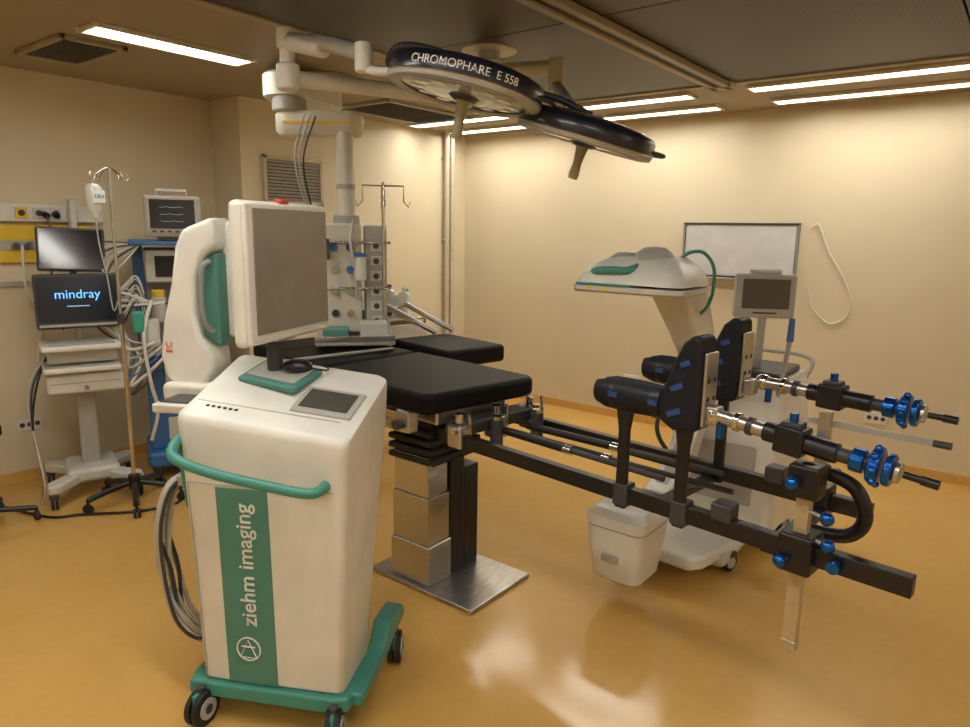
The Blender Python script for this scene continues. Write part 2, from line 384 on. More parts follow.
def padp(name,poly,z0=.905,z1=1.0):prism(tb,name,'pad',poly,'z',z0,z1,bev=.028,seg=4)
padp('seat_pad',[(-.27,-.17),(.34,-.21),(.385,-.17),(.395,.30),(.39,.72),(-.31,.66),(-.315,.2),(-.305,-.13)])
padp('back_pad',[(-.31,.69),(.39,.75),(.39,1.28),(-.30,1.24)])
padp('head_pad',[(-.22,1.29),(.30,1.32),(.28,1.68),(-.18,1.66)],.90,.985)
box(tb,'arm_pad','pad',(.72,.84,.955),(.46,.60,.11),rot=(0,0,-4),bev=.028,seg=4)
box(tb,'arm_pad_bracket','alu',(.50,.84,.885),(.30,.08,.04),bev=.006)
cyl(tb,'cross_bar','lgrey',(-.50,.886,1.012),(.29,.838,1.012),.009)
cyl(tb,'cross_bar_grip','grey',(-.52,.888,1.012),(-.38,.879,1.012),.014)
for dx in(0,.16):
    tube(tb,'arm_strut','alu',[(.50+dx,1.35,.88),(.52+dx,1.42,1.14),(.60+dx,1.30,1.20),(.78+dx,1.02,1.04)],.018,straight=True)
    cyl(tb,'strut_joint','dgrey',(.49+dx,1.42,1.14),(.55+dx,1.42,1.14),.03)
box(tb,'arm_strut_base','dgrey',(.50,1.33,.875),(.30,.07,.05),bev=.008)

# ------------------------------------------------------------ traction extension
tf=root('leg_traction_extension_frame',(2.43,2.10,0),-6.8)
BX,BF,BZ=-.136,.34,.78
bx(tf,'beam_near','black',(BX-.02,-1.99,BZ-.030),(BX+.02,-.05,BZ+.030),bev=.004)
bx(tf,'beam_far','black',(BF-.02,-1.75,BZ-.030),(BF+.02,.05,BZ+.030),bev=.004)
cyl(tf,'beam_bolt','blue',(BX-.03,-1.80,BZ),(BX-.055,-1.80,BZ),.018)
bx(tf,'cross_block','dgrey',(BX-.03,-.24,.80),(BF+.03,-.13,.86),bev=.012)
for x in(BX,.1,BF):
    box(tf,'clamp','alu',(x,-.20,.80),(.08,.09,.11),bev=.014)
    cyl(tf,'clamp_pin','chrome',(x-.06,-.22,.83),(x+.06,-.22,.83),.014)
    cyl(tf,'clamp_head','chrome',(x,-.20,.85),(x,-.20,.90),.022)
    tube(tf,'clamp_lever','chrome',[(x,-.24,.84),(x-.02,-.29,.87),(x-.05,-.31,.93)],.007)
for x,l in((.0,-.30),(.23,-.34),(.30,-.28)):
    cyl(tf,'pivot','dgrey',(x,l,.74),(x,l,.87),.03,bev=.004);cyl(tf,'pivot_cap','chrome',(x,l,.87),(x,l,.885),.022)
for (x0,x1,z,l0,l1) in((.02,.0,.82,-.25,-1.15),(.10,.14,.79,-.28,-1.35),(.21,.27,.80,-.3,-1.25)):
    xm=(x0+x1)/2;lm=(l0+l1)/2
    cyl(tf,'strut_outer','black',(x0,l0,z),(xm,lm,z),.017);cyl(tf,'strut_inner','dgrey',(xm,lm,z),(x1,l1,z),.011)
    cyl(tf,'strut_collar','chrome',(xm,lm+.02,z),(xm,lm-.02,z),.02)
bx(tf,'cross_tie','black',(BX,-1.20,.74),(BF,-1.15,.765),bev=.004)
bx(tf,'cross_tie_b','black',(BX,-1.62,.735),(BF,-1.57,.765),bev=.004)
for x,y,zt in((BX+.0,-1.07,1.10),(BX+.0,-1.30,1.09)):
    prism(tf,'support_post','black',[(y-.022,BZ-.05),(y+.022,BZ-.05),(y+.020,zt-.08),(y+.034,zt),(y-.034,zt),(y-.020,zt-.08)],'x',x-.028,x-.004,bev=.006)
    box(tf,'post_clamp','dgrey',(x,y,BZ),(.062,.06,.085),bev=.008)
prism(tf,'support_post_far','black',[(-1.22,BZ-.04),(-1.18,BZ-.04),(-1.18,1.10),(-1.22,1.10)],'x',BF-.028,BF-.004,bev=.006)
def boot(name,x,y,z):
    b=sub(tf,name,(x,y,z))
    n=18;rings=[]
    for k_ in range(9):
        u=k_/8;yy=.03+.32*u;ro=.050+.009*math.sin(u*math.pi*.9)+.005*u;th=.018
        if k_ in(0,8):ro-=.010;th=.008
        pts=[]
        for i in range(n+1):
            a=rad(125+290*i/n);pts.append((ro*math.cos(a),yy,ro*math.sin(a)))
        for i in range(n,-1,-1):
            a=rad(125+290*i/n);pts.append(((ro-th)*math.cos(a),yy,(ro-th)*math.sin(a)))
        rings.append(pts)
    loft(b,'cuff','boot',rings)
    for yy in(.10,.26): 
        rg=[]
        for dy in(-.018,.018):
            rg.append([((.0615)*math.cos(rad(125+290*i/n)),yy+dy,.0615*math.sin(rad(125+290*i/n))) for i in range(n+1)]+[((.056)*math.cos(rad(125+290*i/n)),yy+dy,.056*math.sin(rad(125+290*i/n))) for i in range(n,-1,-1)])
        loft(b,'cuff_strap','black',rg)
        box(b,'strap_patch','bluep',(-.061,yy,.005),(.004,.035,.018),bev=.001)
    prof=[(-.045,-.072),(.03,-.078),(.08,-.05),(.095,.0),(.075,.05),(.055,.10),(.035,.16),(.01,.215),(-.025,.245),(-.055,.235),(-.062,.1),(-.060,-.05)]
    prism(b,'shoe','boot',prof,'x',-.054,.054,bev=.022,seg=4)
    bx(b,'sole_plate','alu',(-.04,-.072,-.05),(.04,-.060,.19),bev=.006)
    for zz,yy,w_ in((-.015,.025,.050),(.07,.020,.045),(.15,-.005,.035)):
        box(b,'strap','bluep',(-.055,yy,zz),(.005,w_,.018),rot=(-25,0,0),bev=.001)
        box(b,'strap_far','bluep',(.055,yy,zz),(.005,w_,.018),rot=(-25,0,0),bev=.001)
        box(b,'strap_over','bluep',(0,yy+w_*.5+.02,zz-.018),(.09,.006,.022),rot=(-25,0,0),bev=.001)
    box(b,'sole_mount','alu',(0,-.09,-.01),(.05,.04,.06),bev=.008)
    for i in range(4): cyl(b,'sole_hole','dgrey',(-.02+.04*(i%2),-.071,.04+.06*(i//2)),(-.02+.04*(i%2),-.0735,.04+.06*(i//2)),.009,n=12)
    return b
boot('foot_boot',BX,-1.30,1.145);boot('foot_boot_b',BF-.04,-1.22,1.16)
def spindle(name,x,y0,z0,y1,z1):
    a=Vector((x,y0,z0));b=Vector((x,y1,z1));L=lambda t:a.lerp(b,t)
    p=sub(tf,name)
    cyl(p,'joint_fork','alu',L(-.06),L(.02),.024,bev=.004)
    sph(p,'ball_joint','chrome',L(-.02),.03)
    cyl(p,'lock_knob','blue',L(.02)+Vector((0,0,-.02)),L(.02)+Vector((0,0,-.07)),.012)
    cyl(p,'silver_tube','alu',L(0),L(.3),.022)
    cyl(p,'silver_ring','chrome',L(.10),L(.13),.03,bev=.003);cyl(p,'silver_ring_b','dgrey',L(.17),L(.20),.029,bev=.003)
    cyl(p,'black_sleeve','black',L(.26),L(.62),.030,bev=.004)
    d=(b-a).normalized();ang=math.degrees(math.atan2(d.z,-d.y))
    c=L(.40);box(p,'clamp_block','black',c,(.075,.085,.085),rot=(-ang,0,0),bev=.008)
    box(p,'clamp_block_top','dgrey',c+Vector((0,0,.045)),(.05,.06,.02),bev=.005)
    cyl(p,'clamp_knob','blue',c+Vector((0,0,.05)),c+Vector((0,0,.08)),.013)
    cyl(p,'thread','dgrey',L(.6),L(.78),.021)
    cyl(p,'wheel_hub','blue',L(.68),L(.74),.034,bev=.004)
    cyl(p,'wheel_flange','blue',L(.76),L(.81),.050,n=20,bev=.006);cyl(p,'wheel_flange_b','blue',L(.825),L(.86),.046,n=20,bev=.006)
    cyl(p,'wheel_cap','alu',L(.865),L(.89),.030,bev=.004)
    for i in range(8):
        q=L(.79)+Vector((.050*math.cos(i*math.pi/4),0,.050*math.sin(i*math.pi/4)));sph(p,'wheel_lobe','blue',q,.011)
    cyl(p,'crank_tip','black',L(.9),L(1.0),.010)
    cyl(p,'crank_handle','black',L(.97),L(1.04),.013)
    return c
c1=spindle('traction_spindle',BX,-1.40,1.135,-1.99,1.075)
c2=spindle('traction_spindle_b',BF,-1.35,1.165,-1.93,1.145)
py=-1.69
bx(tf,'ruled_post','wood',(BX-.016,py-.02,.47),(BX+.016,py+.02,1.05),bev=.003)
for i in range(18): bx(tf,'ruler_tick','grey',(BX-.0175,py-.012,.49+.03*i),(BX-.016,py+(-.004 if i%2 else .004),.4915+.03*i),bev=0)
bx(tf,'post_lower_cap','alu',(BX-.018,py-.022,.46),(BX+.018,py+.022,.49),bev=.003)
box(tf,'post_clamp_block','black',(BX,py,BZ),(.10,.10,.12),bev=.01)
box(tf,'post_clamp_upper','black',(BX,py,1.0),(.08,.09,.10),bev=.01)
for c in((BX-.07,py+.03,BZ-.02),(BX-.03,py-.085,BZ+.05),(BX-.03,py-.075,BZ+.13),(BX-.06,py+.02,1.0)):
    sph(tf,'ball_knob','blue',c,.020)
    cyl(tf,'knob_stem','alu',c,(BX,py,c[2]),.007)
bx(tf,'ruled_post_far','alu',(BF-.016,py+.10,.72),(BF+.016,py+.14,1.10),bev=.003)
box(tf,'far_clamp','black',(BF,py+.12,BZ),(.09,.10,.11),bev=.01)
for c in((BF-.06,py+.14,1.0),(BF-.05,py+.05,.90)):
    sph(tf,'ball_knob','blue',c,.020);cyl(tf,'knob_stem','alu',c,(BF,py+.12,c[2]),.007)
tube(tf,'curved_bracket','black',[(BX+.12,py+.02,1.0),(BX+.13,py-.09,.97),(BX+.13,py-.13,.88),(BX+.13,py-.08,.81),(BX+.12,py+.06,.80)],.022)
bx(tf,'bracket_arm','black',(BX,py-.02,.985),(BX+.14,py+.02,1.02),bev=.006)
bx(tf,'horizontal_scale','lgrey',(BF+.03,-1.92,1.04),(BF+.045,-1.50,1.06),bev=.002)
cyl(tf,'scale_tip','dgrey',(BF+.037,-1.94,1.05),(BF+.037,-1.89,1.05),.012)
for x,y in((BX,-1.45),(BF,-1.42)):
    box(tf,'slide_clamp','dgrey',(x,y,BZ+.05),(.07,.07,.06),bev=.01)

# ------------------------------------------------------------ mobile C-arm
ca=root('mobile_c_arm_xray',(0,0,0))
CY=1.30
loft(ca,'detector_plate','white2',[rr(2.66,2.98,1.10,1.60,.04,1.445),rr(2.64,3.00,1.08,1.60,.05,1.455),rr(2.64,3.00,1.08,1.60,.05,1.475)])
bx(ca,'detector_slot','teal',(2.638,1.30,1.477),(2.95,1.57,1.487),bev=.003)
loft(ca,'detector_housing','white',[rr(2.65,2.99,1.09,1.59,.05,1.485),rr(2.66,3.00,1.10,1.58,.06,1.52),rr(2.70,3.02,1.15,1.54,.08,1.57),rr(2.75,3.02,1.20,1.48,.08,1.60)])
for y,z in((1.42,1.575),(1.29,1.60)):
    lathe(ca,'detector_dome','lgrey',[(0,.055),(.045,.05),(.075,.03),(.09,0),(.095,-.02)],(2.82,y,z-.01),n=32)
tube(ca,'detector_grip','teal',[(2.70,1.52,1.53),(2.66,1.47,1.54),(2.655,1.40,1.545),(2.67,1.34,1.545),(2.71,1.31,1.56)],.017)
for y in(1.5,1.42):bx(ca,'warning_label','yellow',(2.637,y-.015,1.460),(2.64,y+.015,1.470),bev=0)
cx,cz,ro,ri=2.93,.97,.60,.50
A=[rad(a) for a in range(88,-83,-5)]
poly=[(cx+ro*math.cos(a),cz+ro*math.sin(a)) for a in A]+[(cx+ri*math.cos(a),cz+ri*math.sin(a)) for a in A[::-1]]
prism(ca,'c_arc','white',poly,'y',CY-.065,CY+.065,bev=.012,seg=2)
poly=[(cx+(ri-.003)*math.cos(a),cz+(ri-.003)*math.sin(a)) for a in A[2:-2]]+[(cx+(ri+.004)*math.cos(a),cz+(ri+.004)*math.sin(a)) for a in A[2:-2][::-1]]
prism(ca,'arc_track','lgrey',poly,'y',CY-.03,CY+.03,bev=0)
loft(ca,'arc_neck','white',[rr(2.92,3.12,CY-.11,CY+.10,.04,1.50),rr(3.02,3.30,CY-.10,CY+.09,.04,1.40),rr(3.20,3.44,CY-.075,CY+.07,.03,1.22),rr(3.32,3.50,CY-.06,CY+.06,.03,1.08)])
box(ca,'arc_label','lgrey',(3.27,CY,1.12),(.004,.08,.12),rot=(0,-20,0),bev=0)
tube(ca,'teal_cable','teal',[(2.92,1.22,1.585),(2.96,1.19,1.62),(3.02,1.15,1.62),(3.07,1.12,1.56),(3.09,1.12,1.46),(3.12,1.15,1.38),(3.20,1.21,1.33)],.008)
loft(ca,'tube_housing','white',[rr(2.72,2.92,1.25,1.44,.04,.10),rr(2.69,2.95,1.22,1.46,.05,.125),rr(2.67,2.97,1.20,1.48,.05,.30),rr(2.66,2.98,1.19,1.49,.05,.43),rr(2.69,2.95,1.22,1.46,.05,.46)])
loft(ca,'tube_seam','lgrey',[rr(2.664,2.976,1.194,1.486,.05,.375),rr(2.658,2.982,1.188,1.492,.05,.381)])
bx(ca,'tube_label','lgrey',(2.664,1.31,.22),(2.675,1.39,.25),bev=0)
bx(ca,'tube_neck','white2',(2.88,CY-.08,.36),(3.10,CY+.08,.44),bev=.02)
bx(ca,'lift_carriage','white',(3.44,CY-.12,.80),(3.72,CY+.10,1.08),bev=.03,seg=3)
bx(ca,'lift_column','lgrey',(3.62,CY-.10,.50),(3.80,CY+.08,1.02),bev=.02)
loft(ca,'trolley_body','white',[rr(3.55,4.20,.90,1.44,.05,.16),rr(3.55,4.22,.89,1.45,.06,.45),rr(3.62,4.22,.91,1.43,.06,.85),rr(3.68,4.18,.94,1.40,.05,.95)])
bx(ca,'trolley_panel','lgrey',(3.545,1.0,.3),(3.565,1.34,.62),bev=.01)
bx(ca,'console','dgrey',(3.72,.96,.95),(4.12,1.38,.99),bev=.012)
prism(ca,'base_frame','white',[(3.05,1.12),(3.12,1.07),(4.1,.90),(4.2,1.0),(4.2,1.38),(4.1,1.52),(3.2,1.58),(3.08,1.53)],'z',.09,.16,bev=.02,seg=3)
bx(ca,'base_bumper','white2',(3.26,1.02,.05),(3.56,1.20,.13),bev=.03,seg=3)
bx(ca,'base_bumper_b','white2',(3.20,1.44,.05),(3.5,1.60,.13),bev=.03,seg=3)
for x,y in((3.38,1.04),(3.33,1.53),(4.05,.96),(4.05,1.46)):caster(ca,'caster',(x,y,.12),.05,.024,rz=70)
cm=sub(ca,'display',(3.78,1.09,1.385),(0,0,-62))
box(cm,'shell','white2',(0,.02,0),(.31,.05,.235),bev=.02,seg=3)
box(cm,'bezel','lgrey',(0,-.01,0),(.295,.015,.22),bev=.006);box(cm,'screen','screenc',(0,-.019,.012),(.235,.004,.155),bev=0)
box(cm,'button_row','dgrey',(0,-.019,-.088),(.12,.003,.008),bev=0)
box(cm,'top_handle','white2',(0,.03,.128),(.16,.03,.02),bev=.008)
cyl(ca,'display_stem','lgrey',(3.84,1.12,.98),(3.80,1.10,1.30),.022)
cyl(ca,'brake_lever','lgrey',(3.66,.95,.85),(3.68,.92,1.18),.012);cyl(ca,'brake_grip','bluem',(3.68,.92,1.17),(3.685,.92,1.29),.018,.014,bev=.004)
tube(ca,'push_handle','lgrey',[(4.15,.94,.9),(4.26,.94,1.0),(4.28,1.15,1.02),(4.26,1.38,1.0),(4.15,1.38,.9)],.013)
tube(ca,'power_cable','dgrey',[(3.55,1.38,.5),(3.45,1.44,.55),(3.4,1.48,.7),(3.48,1.42,.92),(3.55,1.36,.96)],.012)

# ------------------------------------------------------------ surgical light
sl=root('ceiling_surgical_light',(0,0,0))
hx,hy=3.02,2.37
cyl(sl,'ceiling_flange','cream',(hx,hy,C-.035),(hx,hy,C-.002),.15,bev=.01)
cyl(sl,'drop_tube','lgrey',(hx,hy,C-.33),(hx,hy,C-.03),.055)
cyl(sl,'hub_upper','white',(hx,hy,2.46),(hx,hy,2.57),.085,bev=.012)
cyl(sl,'hub_lower','white',(hx,hy,2.31),(hx,hy,2.43),.085,bev=.012)
ax,ay=1.97,2.66
tube(sl,'extension_arm','white',[(hx,hy,2.37),(ax,ay,2.34)],.036,n=16)
cyl(sl,'elbow_lower','white',(ax,ay,2.29),(ax,ay,2.40),.050,bev=.012)
cyl(sl,'elbow_tube','white',(ax,ay,2.38),(ax,ay,2.50),.032)
cyl(sl,'elbow_upper','white',(ax,ay,2.46),(ax,ay,2.545),.045,bev=.01)
tube(sl,'spring_arm','lgrey',[(ax,ay,2.50),(1.95,2.35,2.43),(1.92,2.12,2.36)],.030,straight=True,n=16)
tube(sl,'spring_arm_cover','white',[(ax,ay,2.49),(1.955,2.4,2.42)],.036,straight=True,n=16)
cyl(sl,'arm_joint','white',(1.92,2.12,2.29),(1.92,2.12,2.40),.034,bev=.01)
def head(name,loc,rx,ry,txt,S=1):
    h=sub(sl,name,loc);h.rotation_mode='XYZ'
    m=Matrix.Rotation(rad(-51.9),4,'Z')@Matrix.Rotation(rad(ry),4,'Y')@Matrix.Rotation(rad(rx),4,'X')
    h.rotation_euler=m.to_euler();h.scale=(S,S,S)
    lathe(h,'glass','glass',[(0,-.022),(.10,-.024),(.255,-.018),(.268,-.014),(.268,-.006)])
    lathe(h,'rim','lgrey',[(.255,-.020),(.285,-.028),(.309,-.022),(.314,-.008),(.311,.004)])
    lathe(h,'shell','navy',[(.311,-.004),(.314,.01),(.313,.050),(.300,.068),(.265,.080),(.16,.094),(.0,.10)])
    lathe(h,'trim_ring','alu',[(.3145,-.007),(.3165,-.003),(.3145,.001)])
    for k_ in range(12):
        a=k_*math.pi/6;cyl(h,'led_lens','lens',(.19*math.cos(a),.19*math.sin(a),-.018),(.19*math.cos(a),.19*math.sin(a),-.0225),.030,n=16)
    lathe(h,'handle_socket','dgrey',[(0,-.04),(.045,-.038),(.062,-.025),(.068,-.016)])
    lathe(h,'handle','olive',[(0,-.185),(.02,-.183),(.024,-.165),(.019,-.11),(.026,-.05),(.034,-.03)])
    if txt:text(h,'label_text','txtw',txt,.042,(0,0,.028),None,ext=.001,bend=.3155)
    tube(h,'yoke','dgrey',[(-.30,.12,.03),(-.34,.10,.06),(-.30,.06,.12),(-.16,.03,.13),(0,0,.10)],.015)
    tube(h,'side_grip','dgrey',[(.28,-.12,.02),(.345,-.08,.02),(.36,0,.02),(.345,.08,.02),(.28,.12,.02)],.010)
    return h
head('lamp_head',(2.13,1.785,2.22),0,12,'CHROMOPHARE  E 558',.95)
head('lamp_head_b',(2.55,1.50,2.075),7,15,None,.90)
tube(sl,'yoke_link','white',[(1.92,2.12,2.31),(1.93,2.06,2.29),(1.97,1.97,2.285)],.018)
tube(sl,'extension_arm_b','cream',[(hx,hy,2.52),(3.05,1.97,2.50)],.034,n=16)
cyl(sl,'elbow_b','cream',(3.05,1.97,2.38),(3.05,1.97,2.54),.042,bev=.01)
tube(sl,'spring_arm_b','lgrey',[(3.05,1.97,2.41),(2.70,1.68,2.25)],.028,straight=True,n=16)
tube(sl,'yoke_link_b','dgrey',[(2.71,1.69,2.255),(2.66,1.64,2.23),(2.61,1.57,2.18),(2.57,1.52,2.15)],.02)

# ------------------------------------------------------------ ceiling pendant
pd=root('ceiling_supply_pendant')
cyl(pd,'ceiling_flange','cream',(3.05,3.72,C-.03),(3.05,3.72,C-.001),.20,bev=.01)
cyl(pd,'drop_tube','white',(3.05,3.72,2.5),(3.05,3.72,C-.01),.09)
q=sub(pd,'upper_arm',(2.84,3.68,0),(0,0,18))
loft(q,'arm_shell','white',[rr(-.28,.28,-.12,.12,.118,2.44,8),rr(-.31,.31,-.14,.14,.138,2.46,8),rr(-.31,.31,-.14,.14,.138,2.58,8),rr(-.28,.28,-.12,.12,.118,2.60,8)])
lathe(pd,'bearing','lgrey',[(0,2.37),(.09,2.37),(.10,2.38),(.10,2.45)],(2.66,3.59,0))
q=sub(pd,'lower_arm',(2.77,3.45,0),(0,0,-52))
loft(q,'arm_shell','ivory',[rr(-.24,.24,-.065,.065,.06,2.24,8),rr(-.26,.26,-.08,.08,.075,2.265,8),rr(-.26,.26,-.08,.08,.075,2.355,8),rr(-.24,.24,-.065,.065,.06,2.375,8)])
bx(q,'arm_stripe','yellow',(-.2,-.084,2.30),(.20,-.078,2.315),bev=0)
cx0,cy0=2.84,3.31
cyl(pd,'column','white',(cx0,cy0,1.72),(cx0,cy0,2.26),.052,n=28)
cyl(pd,'column_ring','lgrey',(cx0,cy0,1.93),(cx0,cy0,1.96),.056)
cyl(pd,'column_collar','lgrey',(cx0,cy0,1.72),(cx0,cy0,1.78),.08,bev=.01)
q=sub(pd,'console',(cx0+.03,cy0-.03,0),(0,0,-40))
bx(q,'console_body','ivory',(-.17,-.13,1.08),(.04,.13,1.73),bev=.015)
bx(q,'console_side','lgrey',(.06,-.12,1.05),(.19,.12,1.72),bev=.012)
for i in range(4):
    for j in range(2): cyl(q,'gas_outlet',('dgrey','chrome','lgrey','bluem')[(i+j)%4],(-.12+.09*j,-.13,1.20+.13*i),(-.12+.09*j,-.155,1.20+.13*i),.022,bev=.003)
for i in range(6): 
    box(q,'socket','white2',(.125,-.123,1.15+.09*i),(.07,.01,.06),bev=.004);cyl(q,'socket_hole','dgrey',(.125,-.128,1.15+.09*i),(.125,-.131,1.15+.09*i),.018,n=14)
for i in range(3): cyl(q,'gauge','chrome',(.02,-.135,1.3+.14*i),(.02,-.16,1.3+.14*i),.016)
for z_ in(1.35,1.62): cyl(q,'side_rail','chrome',(-.19,-.15,z_),(.21,-.15,z_),.008)
box(q,'pressure_unit','dgrey',(-.17,-.19,1.58),(.05,.05,.12),bev=.006);cyl(q,'suction_jar','clear',(.03,-.20,1.40),(.03,-.20,1.54),.035,n=20,bev=.006);cyl(q,'jar_lid','bluem',(.03,-.20,1.54),(.03,-.20,1.56),.037,n=20)
bx(q,'shelf','lgrey',(-.24,-.34,1.03),(.22,.12,1.06),bev=.01)
bx(q,'shelf_rail','chrome',(-.24,-.35,1.06),(.22,-.335,1.09),bev=.003)
box(q,'small_unit','white2',(.10,-.22,1.11),(.16,.16,.10),bev=.012)
box(q,'small_unit_b','tealp',(-.12,-.22,1.09),(.15,.15,.07),bev=.01)
cyl(q,'iv_pole','chrome',(.17,-.14,1.0),(.17,-.14,1.97),.010)
for a in(0,90):
    ca_,sa_=math.cos(rad(a)),math.sin(rad(a));ox,oy=.17,-.14
    tube(q,'iv_hooks','chrome',[(ox-t_[0]*ca_,oy-t_[0]*sa_,t_[1]) for t_ in((.16,1.86),(.15,1.83),(.12,1.86),(.12,1.95),(-.12,1.95),(-.12,1.86),(-.15,1.83),(-.16,1.86))],.005,straight=True)
for i in range(5):
    tube(q,'supply_hose',('dgrey','hose','black','lgrey','hose')[i],[(-.20-.02*i,.0,1.70),(-.26-.02*i,-.03,1.5),(-.25-.03*i,-.06,1.25),(-.2,-.12,1.12)],.008)
for i in range(3):
    tube(pd,'ceiling_cable','black' if i==0 else 'lgrey',[(2.70-.04*i,3.40,2.34),(2.62-.03*i,3.42,2.1),(2.66-.02*i,3.42,1.85),(2.72,3.38,1.66)],.005)
tube(pd,'coiled_tube','hose',[(2.80,3.20,1.75),(2.72,3.14,1.62),(2.74,3.12,1.45),(2.76,3.14,1.30)],.01)

# ------------------------------------------------------------ supply trolley w bottles
tr=root('supply_trolley',(3.64,3.84,0),-15)
for s in(-1,1):
    for t in(-1,1):
        cyl(tr,'leg','chrome',(s*.26,t*.17,.1),(s*.26,t*.17,1.06),.012)
        caster(tr,'caster',(s*.26,t*.17,.11),.035,.014)
for z in(.35,1.03): bx(tr,'shelf','steel',(-.28,-.19,z),(.28,.19,z+.02),bev=.004)
bx(tr,'drawer_front','white2',(-.27,-.195,.77),(.27,.19,1.0),bev=.008)
def bottle(par,c,r,h,m,cap):
    lathe(par,'bottle',m,[(0,0),(r,0),(r,h*.7),(r*.85,h*.8),(r*.35,h*.86),(r*.35,h*.93)],c,n=20)
    lathe(par,'bottle_cap',cap,[(r*.4,h*.9),(r*.4,h),(0,h)],c,n=16)
for i,(x,y,h,m,c) in enumerate(((-.20,-.05,.20,'clear','white'),(-.08,-.10,.26,'white','bluem'),(.03,-.04,.24,'clear','dgrey'),(.12,-.10,.22,'white','white'),(.2,.0,.20,'clear','green'))):bottle(tr,(x,y,1.05),.045,h,m,c)
bx(tr,'glove_box','green',(-.20,.05,1.05),(.02,.16,1.26),bev=.004);bx(tr,'wipe_box','white',(.05,.06,1.05),(.22,.16,1.20),bev=.004)

# ------------------------------------------------------------ north wall: medical gas rail
gr=root('medical_gas_wall_panel',(0,Y1,0))
bx(gr,'yellow_panel','yellow',(.6,-.03,1.45),(2.12,-.001,1.53),bev=.004);bx(gr,'yellow_panel_b','yellow',(.6,-.03,1.59),(2.12,-.001,1.69),bev=.004)
bx(gr,'rail_strip','lgrey',(.6,-.035,1.53),(2.12,-.001,1.59),bev=.003)
bx(gr,'socket_strip','white',(.6,-.05,1.71),(2.2,-.001,1.82),bev=.006)
bx(gr,'lower_rail','lgrey',(.6,-.03,1.30),(2.16,-.001,1.33),bev=.003)
for x in(1.70,1.80,1.90,2.0):
    box(gr,'socket','yellow' if x<1.75 else 'white2',(x,-.053,1.765),(.07,.01,.07),bev=.004);cyl(gr,'socket_hole','dgrey',(x,-.058,1.765),(x,-.061,1.765),.02,n=16)
for x in(1.83,1.89): cyl(gr,'plug','black',(x,-.06,1.76),(x,-.10,1.75),.02)
for x in(1.65,1.72): cyl(gr,'gas_valve','alu',(x,-.03,1.56),(x,-.07,1.56),.022)
tube(gr,'plug_cable','dgrey',[(1.83,-.10,1.75),(1.835,-.13,1.6),(1.82,-.1,1.3),(1.86,-.1,1.0)],.006)
tube(gr,'gas_hose','white',[(1.68,-.07,1.56),(1.66,-.12,1.3),(1.74,-.08,1.1),(1.70,-.06,.8)],.008)
bx(gr,'flow_meter','clear',(1.97,-.10,1.66),(2.01,-.05,1.86),bev=.008)

# ------------------------------------------------------------ ultrasound machine
us=root('ultrasound_machine',(1.80,4.64,0),-18)
for s in(-1,1):
    prism(us,'base_leg','white2',[(s*.05,.22),(s*.26,.26),(s*.26,.18),(s*.08,.0),(s*.26,-.22),(s*.26,-.30),(s*.19,-.30),(s*.04,-.10)],'z',.10,.16,bev=.015,seg=3)
bx(us,'base','white2',(-.15,-.16,.10),(.15,.20,.19),bev=.03,seg=3)
for x in(-.23,.23):
    for y in(-.26,.22): caster(us,'caster',(x,y,.12),.05,.022)
bx(us,'column','lgrey',(-.055,-.02,.17),(.055,.09,.80),bev=.02,seg=3)
bx(us,'drawer_unit','white',(-.21,-.17,.68),(.21,.20,.80),bev=.02,seg=3)
bx(us,'drawer_line','lgrey',(-.19,-.174,.745),(.19,-.168,.75),bev=0)
cyl(us,'knob','grey',(0,-.17,.715),(0,-.19,.715),.014)
bx(us,'tray','white',(-.22,-.22,.815),(.20,.19,.85),bev=.014);bx(us,'shelf_unit','white2',(-.19,-.12,.86),(.19,.18,.94),bev=.014)
bx(us,'keyboard_deck','white',(-.22,-.24,.95),(.21,.10,.985),bev=.014);bx(us,'keys','lgrey',(-.18,-.21,.986),(.17,.0,.992),bev=.001)
q=sub(us,'display',(0,-.10,1.24),(-6,0,0))
box(q,'shell','dgrey',(0,.01,0),(.45,.04,.33),bev=.012);box(q,'screen','scrblue',(0,-.012,.012),(.42,.004,.27),bev=0)
box(q,'bezel_logo_bar','lgrey',(0,-.011,-.145),(.42,.003,.015),bev=0)
text(q,'screen_text','txtblue','mindray',.075,(0,-.016,.04),((1,0,0),(0,0,1),(0,-1,0)),ext=.0005)
box(q,'screen_bar','txtgreen',(0,-.015,-.03),(.12,.001,.006),bev=0)
cyl(us,'display_neck','lgrey',(0,0,.98),(0,-.04,1.20),.025)
q=sub(us,'upper_screen',(.0,.06,1.545),(-10,2,0))
box(q,'shell','dgrey',(0,.01,0),(.37,.03,.27),bev=.01);box(q,'screen','screen',(0,-.008,0),(.34,.004,.24),bev=0)
cyl(us,'upper_neck','dgrey',(0,.06,1.0),(0,.09,1.5),.02)
for i in range(3): tube(us,'cable',('black','dgrey','hose')[i],[(-.18,.1,.9),(-.26-.02*i,.02,.7),(-.30,-.05,.45),(-.27,-.1-.05*i,.15),(-.30,-.16,.012)],.007)

